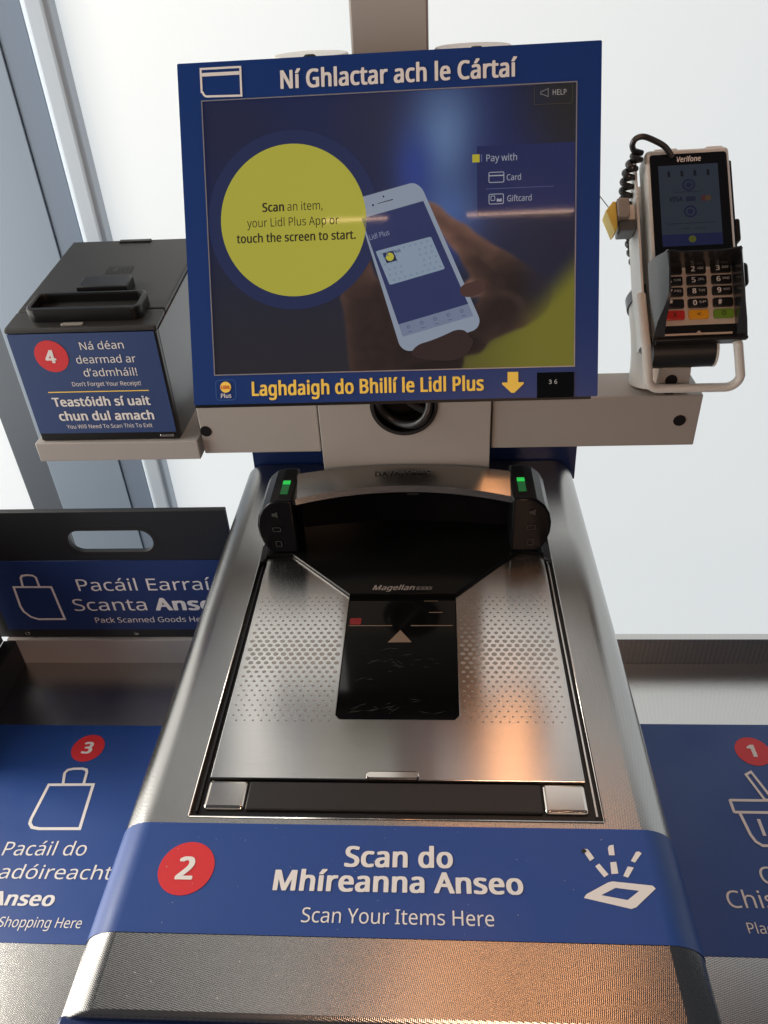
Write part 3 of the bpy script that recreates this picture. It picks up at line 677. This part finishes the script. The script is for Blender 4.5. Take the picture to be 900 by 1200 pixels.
mb = MB(); add_stroke(mb, [(-.325, .119), (-.298, .119), (-.298, .134), (-.325, .134)], .0012, FL, True, .0008)
add_stroke(mb, [(-.321, .131), (-.321, .123), (-.316, .122), (-.312, .123), (-.312, .131)], .0016, FL, False, .0008); add_stroke(mb, [(-.308, .123), (-.302, .123), (-.302, .130), (-.308, .130)], .0012, FL, True, .0008)
part('lid_symbol', mb, mat('lid_mark', (.004, .004, .004), .6), prn)
part('status_light', MB().prism(rrect(-.335, -.3120, .0035, .0085, .002), 0, .0012, FL, bev=.0005), mat('clear_light_cover', (.25, .24, .22), .2), lidf)
part('rear_tab', MB().box(-.334, -.296, .200, .2065, -.004, .0018, .0008, FL), 'black_plastic', prn)
FP = upright(yf)
stk = part('blue_label', MB().prism([(-.3908, .1210), (-.2410, .1203), (-.2410, .2335), (-.3908, .2335)], -.0005, .0004, FP), 'blue_matt', front)
lettering(stk, frame_at(FP, .0004), [
    ('Ná déan', -0.3192, 0.2160, -0.2744, 0.2165, 0.0081, 'white', 0), ('dearmad ar', -0.3269, 0.2013, -0.2653, 0.2014, 0.0083, 'white', 0),
    ('d\u2019admháil!', -0.3231, 0.1869, -0.2674, 0.1868, 0.0085, 'white', 0), ('Don\u2019t Forget Your Receipt!', -0.3386, 0.1762, -0.2664, 0.1758, 0.0048, 'white', 0),
    ('Teastóidh sí uait', -0.3656, 0.1534, -0.2611, 0.1534, 0.0099, 'white', 1), ('chun dul amach', -0.3637, 0.1366, -0.2609, 0.1362, 0.0101, 'white', 1),
    ('You Will Need To Scan This To Exit', -0.3586, 0.1266, -0.2651, 0.1268, 0.00465, 'white', 0)])
FP4 = frame_at(FP, .0004)
part('number_disc', MB().sheet(circle(-.3514, .2097, .0172), .0003, FP4), 'red', stk)
mb = MB(); letters(mb, FP4, '4', -.3582, .2030, -.3470, .2030, .0132, 1.3, .0006); part('lettering', mb, 'white', stk)
part('yellow_line', MB().sheet([(-.3669, .1692), (-.2597, .1692), (-.2597, .1703), (-.3669, .1703)], .0003, FP4), 'yellow', stk)
part('front_tab', MB().box(-.2590, -.2440, yf-.0012, yf, .1150, .1180, .0005), 'steel_edge', front)

# ------------------------------------------------------------------ card terminal, its bracket, cable and tag
FTm = rot_frame((.2886, .7254, .2176), -1.0311, -42.4472, -1.3325)
brk = thing('terminal_bracket', 'pale metal bracket with a square loop handle below the card terminal', 'bracket', (.2886, .75, .20))
part('side_plate', MB().box(-.0490, -.0465, -.008, .1885, -.050, -.011, .0008, FTm), 'white_paint', brk)
part('back_plate', MB().box(-.0464, .0430, .010, .175, -.050, -.0475, .0005, FTm), 'white_paint', brk)
part('side_arm', MB().box(.0470, .0500, .050, .184, -.048, -.022, .0012, FTm), 'black_plastic', brk)
part('clamp_knob', MB().box(.0490, .0545, .098, .122, -.040, -.022, .0025, FTm, 3), 'black_plastic', brk)
part('clamp_knob', MB().box(.0455, .0540, .046, .070, -.034, -.008, .004, FTm, 3), 'black_plastic', brk)
mb = MB(); r = .0125; xl, xr, zl = .2462, .3352, .1585; yy = .7195
def bend(cx, cz, a0, a1): return [(cx+r*math.cos(math.radians(a)), yy, cz+r*math.sin(math.radians(a))) for a in range(a0, a1+1, 15)]
path = [(.2385, .762, .240), (.2388, yy+.012, .215), (.2396, yy+.002, .205)]+bend(xl+r, zl+r, 180, 270)+bend(xr-r, zl+r, 270, 360)+[(.3270, yy+.002, .203), (.3240, yy+.014, .213), (.3200, .762, .232)]
part('loop_handle', mb.tube(path, .0045, 14), 'white_paint', brk)
part('lock_nut', MB().tube([(.2385, .7300, .1960), (.2405, .7250, .1955)], .0035, 8), 'grey_side', brk)

ter = thing('card_terminal', 'handheld card payment terminal with screen, shrouded keypad and coloured bottom keys', 'card reader', (.2886, .76, .23))
shell = part('shell', MB().box(-.0405, .0405, -.006, .1870, -.030, .0, .0045, FTm, 4), 'white_paint', ter)
for a in ((-.031, -.008), (.019, .036)): part('top_ridge', MB().box(*a, .1868, .1895, -.018, -.004, .0012, FTm), 'white_paint', ter)
face = part('face_glass', MB().prism(rrect(-.0370, .0370, .0655, .1805, .003, 4), -.001, .0006, FTm, bev=.0003), mat('face_black', (.006, .006, .007), .18), ter)
mb = MB(); letters(mb, FTm, 'Verifone', -.0118, .1716, .0118, .1716, .0054, 1, .0008, .15); part('lettering', mb, 'white', face)
def tdisp(name, pts, col, s, n, holes=(), rough=.2):
    key = ('t', col, s)
    if key not in M: M[key] = emit('terminal_%d_%d_%d' % col, lin(*col), s, rough)
    return part(name, MB().sheet(pts, n, FTm, holes), M[key], face)
tdisp('display', [(-.0294, .0845), (.0278, .0845), (.0278, .1683), (-.0294, .1683)], (58, 66, 78), .42, .0008)
tdisp('display_strip', [(-.0294, .0845), (.0278, .0845), (.0278, .0965), (-.0294, .0965)], (38, 44, 84), .4, .0010)
tdisp('display_logo', circle(-.001, .0910, .0036, 20), (100, 104, 44), .4, .0012)
for i in range(4):
    x = -.0195+.0125*i; tdisp('display_mark', [(x-.0014, .1562), (x+.0014, .1562), (x+.0012, .1622), (x-.0012, .1622)], (32, 36, 44), .3, .0010)
for cy in (.1470, .1195):
    tdisp('display_ring', circle(-.0012, cy, .0062, 28), (42, 50, 84), .3, .0010, [circle(-.0012, cy, .0045, 28)]); tdisp('display_dot', circle(-.0012, cy, .0028, 20), (44, 52, 84), .3, .0010)
tdisp('display_badge', rrect(-.0048, .0045, .1300, .1350, .0015), (48, 54, 78), .3, .0010)
for x, c_ in ((.0126, (92, 52, 52)), (.0165, (96, 74, 52))): tdisp('card_logo', circle(x, .1325, .0030, 20), c_, .4, .0010 if x < .014 else .0011)
mb = MB(); letters(mb, FTm, 'VISA', -.0212, .1305, -.0080, .1305, .0046, 1, .0010, .2); part('lettering', mb, emit('visa_print', lin(34, 40, 60), .3), face)
mb = MB()
for y, a, b_ in ((.1395, -.015, .012), (.1070, -.024, .022), (.1015, -.01, -.003), (.1015, .002, .012)):
    x = a
    while x < b_: mb.sheet([(x, y), (x+.0011, y), (x+.0011, y+.0008), (x, y+.0008)], .0010, FTm); x += .0016
part('display_text_line', mb, emit('display_text', lin(40, 46, 56), .3), face, kind='stuff')
pad = part('keypad_fascia', MB().prism(rrect(-.0345, .0345, .0050, .0595, .001, 2), -.001, .0005, FTm), 'key_face', ter)
rows = [[('1', ''), ('2', 'ABC'), ('3', 'DEF')], [('4', 'GHI'), ('5', 'JKL'), ('6', 'MNO')], [('7', 'PRS'), ('8', 'TUV'), ('9', 'WXY')], [('*', ''), ('0', 'SP'), ('#', '')], [('X', ''), ('<', ''), ('O', '')]]
for ri, (row, cy) in enumerate(zip(rows, (.0596-.0, .0485, .0374, .0256, .0143))):
    for (k_, sub), cx in zip(row, (-.0224, 0, .0233)):
        mt = 'gloss_black' if ri < 4 else ('key_red', 'key_yellow', 'key_green')[(-.0224, 0, .0233).index(cx)]
        if ri < 4: mt = 'key_black'
        if 'key_black' not in M: M['key_black'] = mat('black_key', (.012, .011, .010), .25)
        o = part('key', MB().prism(rrect(cx-.0094, cx+.0094, cy-.0046, cy+.0046, .0018, 3), 0, .0028, FTm, bev=.0008), mt, pad)
        mb = MB(); wd = {'1': .0020}.get(k_, .0038)
        if ri < 4:
            letters(mb, FTm, k_, cx-.0050, cy-.0022, cx-.0050+wd, cy-.0022, .0048 if k_ != '*' else .006, 1, .0030)
            if sub: letters(mb, FTm, sub, cx+.0008, cy-.0004, cx+.0072, cy-.0004, .0022, 0, .0030)
            part('lettering', mb, 'white', o)
        else:
            letters(mb, FTm, k_, cx-.0020, cy-.0020, cx+.0020, cy-.0020, .0044, .4, .0030); part('lettering', mb, 'ink', o)
part('slot_panel', MB().box(-.0400, .0400, -.0115, .0045, -.012, .0012, .001, FTm), 'black_plastic', ter)
part('card_slot', MB().box(-.0345, .0300, -.0062, -.0042, .0008, .0030, .0006, FTm), 'key_face', ter)
part('slot_arrow', MB().sheet([(-.0035, -.0040), (.0015, -.0040), (-.001, -.0015)], .0020, FTm), 'key_face', ter)
# privacy shroud
SH = mat('shroud_plastic', (.022, .024, .026), .22, 0, IOR=1.9)
mb = MB()
wall = [(-.0445, -.0110, .000), (-.0415, .0050, .010), (-.0365, .0180, .022), (-.0345, .0270, .0280), (-.0335, .0500, .0300), (-.0333, .0640, .0302), (-.0345, .0672, .0296), (-.0400, .0690, .015), (-.0445, .0680, .000)]
for sg_ in (-1, 1):
    k = len(wall); o1 = [(-sg_*x, y, z) for x, y, z in wall]; o2 = [(sg_*(.0338-z*.06), y, z) for x, y, z in wall]
    fs = [tuple(range(1, k-1)), (0, 1, k-2, k-1)]; fs2 = [tuple(q+k for q in f[::-1]) for f in fs]
    mb.raw(o1+o2, fs+fs2+[(i, (i+1) % k, k+(i+1) % k, k+i) for i in range(k)], FTm)
roof = []; nr = 16
for i in range(nr+1):
    t_ = -1+2*i/nr; x = t_*.0335; dip = .0022*(1-max(0, abs(t_)-.55)/.45) if abs(t_) > .55 else .0022
    for (y, z) in ((.0625, .0), (.0668-dip*.6, .0302-dip), (.0684-dip*.6, .0302-dip), (.0690, .0)): roof.append((x if z > .01 else t_*.0430, y, z))
fs = [(4*i+j, 4*i+(j+1) % 4, 4*i+4+(j+1) % 4, 4*i+4+j) for i in range(nr) for j in range(4)]+[(3, 2, 1, 0), tuple(4*nr+j for j in range(4))]
mb.raw(roof, fs, FTm); bmesh.ops.recalc_face_normals(mb.bm, faces=mb.bm.faces[:])
part('privacy_shroud', mb, SH, ter, angle=30)
mb = MB(); mb.box(-.0430, .0430, -.0130, -.0095, 0, .007, .0015, FTm); part('shroud_lip', mb, 'black_plastic', ter)
mb = MB(); mb.tube([(-.0405, -.012, -.026), (.0190, -.012, -.026)], .0165, 28, FTm); part('paper_roll_cover', mb, 'black_panel', ter)
mb = MB(); mb.tube([(.0192, -.012, -.026), (.0215, -.012, -.026)], .0168, 28, FTm); part('cover_end', mb, 'white_paint', ter)
part('cover_latch', MB().prism([(.0216, .004), (.0275, .004), (.0262, -.014), (.0230, -.016), (.0216, -.016)], -.030, -.027, FTm, holes=[[(.0232, -.001), (.0258, -.001), (.0252, -.010), (.0234, -.011)]]), 'black_plastic', ter)

# coiled cable
pts = [(.2719, .845, .3480), (.2640, .848, .3575), (.2516, .85, .3640), (.2420, .85, .3672), (.2350, .85, .3655), (.2325, .85, .3600), (.2345, .85, .3545)]
def cat(P, n=6):
    P = [Vector(p) for p in P]; o = []
    for i in range(len(P)-1):
        a, b, c, d = P[max(i-1, 0)], P[i], P[i+1], P[min(i+2, len(P)-1)]
        for k in range(n):
            t = k/n; o.append(.5*((2*b)+(c-a)*t+(2*a-5*b+4*c-d)*t*t+(3*b-a-3*c+d)*t**3))
    return o+[P[-1]]
lead = cat(pts, 6)
ax = cat([(.2400, .85, .352), (.2330, .85, .335), (.2318, .85, .315), (.2350, .85, .295), (.2400, .845, .275), (.2450, .84, .255), (.2500, .83, .238)], 60)
coil = []; turns = 14
for i, p in enumerate(ax):
    a = math.tau*turns*i/(len(ax)-1); rr = .0050*(1-.35*i/len(ax))
    coil.append(p+Vector((rr*math.cos(a), rr*math.sin(a), 0)))
mb = MB(); mb.tube(lead+coil[3:], .0029, 10)
t = part('coiled_cable', mb, 'cable', None); t['label'] = 'black coiled cable hanging beside the left edge of the card terminal'; t['category'] = 'cable'
# yellow security tag clipped to the side plate
tag_ = thing('security_tag', 'small yellow tag in a pale clip on the left of the card terminal', 'tag', (.2310, .83, .28))
def ob(name, x0, x1, y0, y1, z0, z1, mt, par, bev=.0015): return part(name, MB().box(x0, x1, y0, y1, z0, z1, bev), mt, par)
cl = part('clip', MB().box(-.0685, -.0560, .1225, .1430, -.034, -.008, .0022, FTm, 3), 'beam', tag_)
part('clip_foot', MB().box(-.0665, -.0492, .1110, .1222, -.036, -.014, .002, FTm), 'grey_side', tag_)
part('clip_tab', MB().box(-.0562, -.0491, .1240, .1400, -.030, -.018, .0008, FTm), 'white_paint', tag_)
part('yellow_plate', MB().prism([(-.0795, .1310), (-.0720, .1405), (-.0688, .1400), (-.0688, .1120), (-.0720, .1085)], -.030, -.010, FTm, bev=.0015), 'tag_yellow', tag_)
part('pin', MB().tube([(-.0745, .1370, -.018), (-.0850, .1535, -.018)], .0005, 6, FTm), 'steel_edge', tag_)

mb = MB()
for i in range(60):
    x, y = random.uniform(-.175, .175), random.uniform(.212, .335)
    rr = random.uniform(.00012, .00038); mb.sheet([(x+rr*math.cos(a)*random.uniform(.5, 1.3), y+rr*math.sin(a)*random.uniform(.5, 1.3)) for a in [q*math.tau/6 for q in range(6)]], .0011, flat(0))
part('dust_specks', mb, mat('dust', (.55, .53, .5), .8), cab, kind='stuff')
# ------------------------------------------------------------------ bagging side (left)
TZ = -.273; LX0 = -.5512; LX1 = CX-W
bag = thing('bagging_counter', 'recessed steel bagging shelf on the left with blue bag sticker and number three', 'counter', (-.38, .45, -Z0))
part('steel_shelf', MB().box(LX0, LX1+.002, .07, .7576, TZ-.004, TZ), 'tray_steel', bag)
part('back_riser', MB().box(LX0-.014, LX1-.0005, .7580, .7700, -.34, -.2287, .001), 'beam', bag)
part('side_riser', MB().box(LX0-.018, LX0-.0002, .07, .7576, -.34, -.2293, .0012), 'black_panel', bag)
part('cabinet_body', MB().box(LX0-.010, LX1-.001, .075, .7570, -Z0, TZ-.0045), 'cabinet_grey', bag)
K = 1.385       # shelf prints and bag panel, enlarged about the camera position onto the lowered shelves
def camera_scaled(fr): return fr @ Matrix.Scale(K, 4)
FS = camera_scaled(frame((-.0131, 0, TZ), (1, 0, 0), (0, 1, 0), (0, 0, 1)))
SX0, SX1 = (LX1+.0131)/K-.0004, (CX+W+.0131)/K+.0004
st = part('blue_sticker', MB().prism([(-.3845, .2690), (SX0, .2690), (SX0, .4670), (-.3845, .4670)], 0, .0004, FS), 'blue', bag)
FS2 = FS @ Matrix.Translation((0, 0, .0004))
lettering(st, FS2, [('Pacáil do', -.3171, .3361, -.2488, .3373, .0118, 'white', 0), ('siopadóireacht', -.3470, .3166, -.2212, .3178, .0112, 'white', 0),
    ('Anseo', -.3090, .2960, -.2586, .2964, .0105, 'white', 1), ('Pack Your Shopping Here', -.3390, .2795, -.2310, .2803, .0075, 'white', 0)])
part('number_disc', MB().sheet(circle(-.2838, .4410, .0148), .0003, FS2), 'red', st)
mb = MB(); letters(mb, FS2, '3', -.2885, .4352, -.2790, .4352, .0118, 1.3, .0006); part('lettering', mb, 'white', st)
mb = MB(); add_stroke(mb, [(-.3046, .4020), (-.2651, .4028), (-.2615, .3607), (-.2960, .3601)]+[(-.3022, .3612), (-.3058, .3650), (-.3064, .3690)], .0026, FS2, True, .0003)
add_stroke(mb, [(-.2922, .4031), (-.2950, .4140)]+[(-.2935, .4172), (-.2890, .4185), (-.2810, .4188), (-.2768, .4178), (-.2752, .4150), (-.2737, .4028)], .0024, FS2, False, .0005)
part('bag_symbol', mb, 'white', st)

FB = camera_scaled(frame((-.0131, .763, -.2010), (1, 0, 0), (0, 0, 1), (0, -1, 0)))
rail = thing('bag_rail_panel', 'upright black panel with an oval hand slot and blue pack scanned goods sign', 'panel', (-.42, .77, -.228))
slot = rrect(-.3005, -.2215, .0890, .1135, .0118, 7)
part('panel', MB().prism([(-.62, -.0195), (-.1505, -.0195), (-.1505, .1345), (-.62, .1345)], -.005, 0, FB, holes=[slot], bev=.0008), 'black_panel', rail)
mb = MB(); add_stroke(mb, rrect(-.3025, -.2195, .0870, .1155, .0138, 7), .0040, FB, True, .0004); part('slot_trim', mb, 'rubber', rail)
sg = part('blue_sign', MB().prism([(-.3935, -.0085), (-.1520, -.0085), (-.1520, .0790), (-.3935, .0790)], 0, .0005, FB), mat('blue_sign_print', lin(30, 52, 104), .42), rail)
FB2 = frame_at(FB, .0005)
lettering(sg, FB2, [('Pacáil Earraí', -.3067, .0425, -.1776, .0433, .0145, 'white', 0), ('Scanta', -.3177, .0170, -.2453, .0175, .0150, 'white', 0),
    ('Anseo', -.2371, .0177, -.1640, .0182, .0150, 'white', 1.2), ('Pack Scanned Goods Here', -.3010, .0010, -.1860, .0024, .0068, 'white', 0)])
mb = MB(); add_stroke(mb, [(-.3697, .0477), (-.3327, .0475), (-.3314, .0060), (-.3580, .0058), (-.3650, .0090), (-.3700, .0160), (-.3712, .0230)], .0023, FB2, True, .0003)
add_stroke(mb, [(-.3605, .0480), (-.3590, .0590), (-.3570, .0617), (-.3520, .0627), (-.3465, .0622), (-.3440, .0597), (-.3441, .0480)], .0022, FB2, False, .0005); part('bag_symbol', mb, 'white', sg)
for x in (-.3755, -.2640): part('screw', MB().prism(circle(x, -.0140, .0024, 16, .0018), 0, .0012, FB, bev=.0005), 'chrome', rail)
part('side_wing', MB().box(-.5760, -.5680, .58, .7560, -.2285, -.0150, .001), 'black_panel', rail)

# ------------------------------------------------------------------ basket side (right)
RX0 = CX+W
bas = thing('basket_counter', 'steel basket shelf on the right with blue sticker, basket symbol and number one', 'counter', (.6, .45, -Z0))
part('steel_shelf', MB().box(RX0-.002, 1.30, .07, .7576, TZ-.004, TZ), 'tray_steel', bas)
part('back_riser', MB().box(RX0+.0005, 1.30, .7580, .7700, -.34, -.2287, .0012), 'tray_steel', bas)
part('cabinet_body', MB().box(RX0+.001, 1.295, .075, .7570, -Z0, TZ-.0045), 'cabinet_grey', bas)
sr = part('blue_sticker', MB().prism([(SX1, .2722), (.62, .2722), (.62, .4730), (SX1, .4730)], 0, .0004, FS), 'blue', bas)
lettering(sr, FS2, [('Cuir do', .2739, .3248, .3370, .3255, .0134, 'white', 0), ('Chiseán Anseo', .2440, .3063, .3675, .3075, .0128, 'white', 0), ('Place Your Basket Here', .2521, .2882, .3590, .2890, .0075, 'white', 0)])
part('number_disc', MB().sheet(circle(.3057, .4440, .0148), .0003, FS2), 'red', sr)
mb = MB(); letters(mb, FS2, '1', .3012, .4384, .3080, .4384, .0118, 1.3, .0006); part('lettering', mb, 'white', sr)
mb = MB(); mx = .3067
add_stroke(mb, rrect(.2716, 2*mx-.2716, .3846, .3956, .0008, 2), .0024, FS2, True, .0003)
add_stroke(mb, [(.2757, .3840), (.2779, .3650), (.2800, .3590), (.2841, .3556), (2*mx-.2841, .3556), (2*mx-.2800, .3590), (2*mx-.2779, .3650), (2*mx-.2757, .3840)], .0024, FS2, False, .0004)
for q in ([(.2921, .4201), (.2972, .4229), (.3060, .3960), (.2995, .3960)],): add_stroke(mb, q+[], .0022, FS2, True, .0005)
add_stroke(mb, [(2*mx-.2921, .4201), (2*mx-.2972, .4229), (2*mx-.3040, .3960), (2*mx-.2995, .3960)], .0022, FS2, True, .0006)
for x in (.2885, .3067, .3249): add_stroke(mb, [(x, .3786), (x, .3640)], .0026, FS2, False, .0004)
part('basket_symbol', mb, 'white', sr)
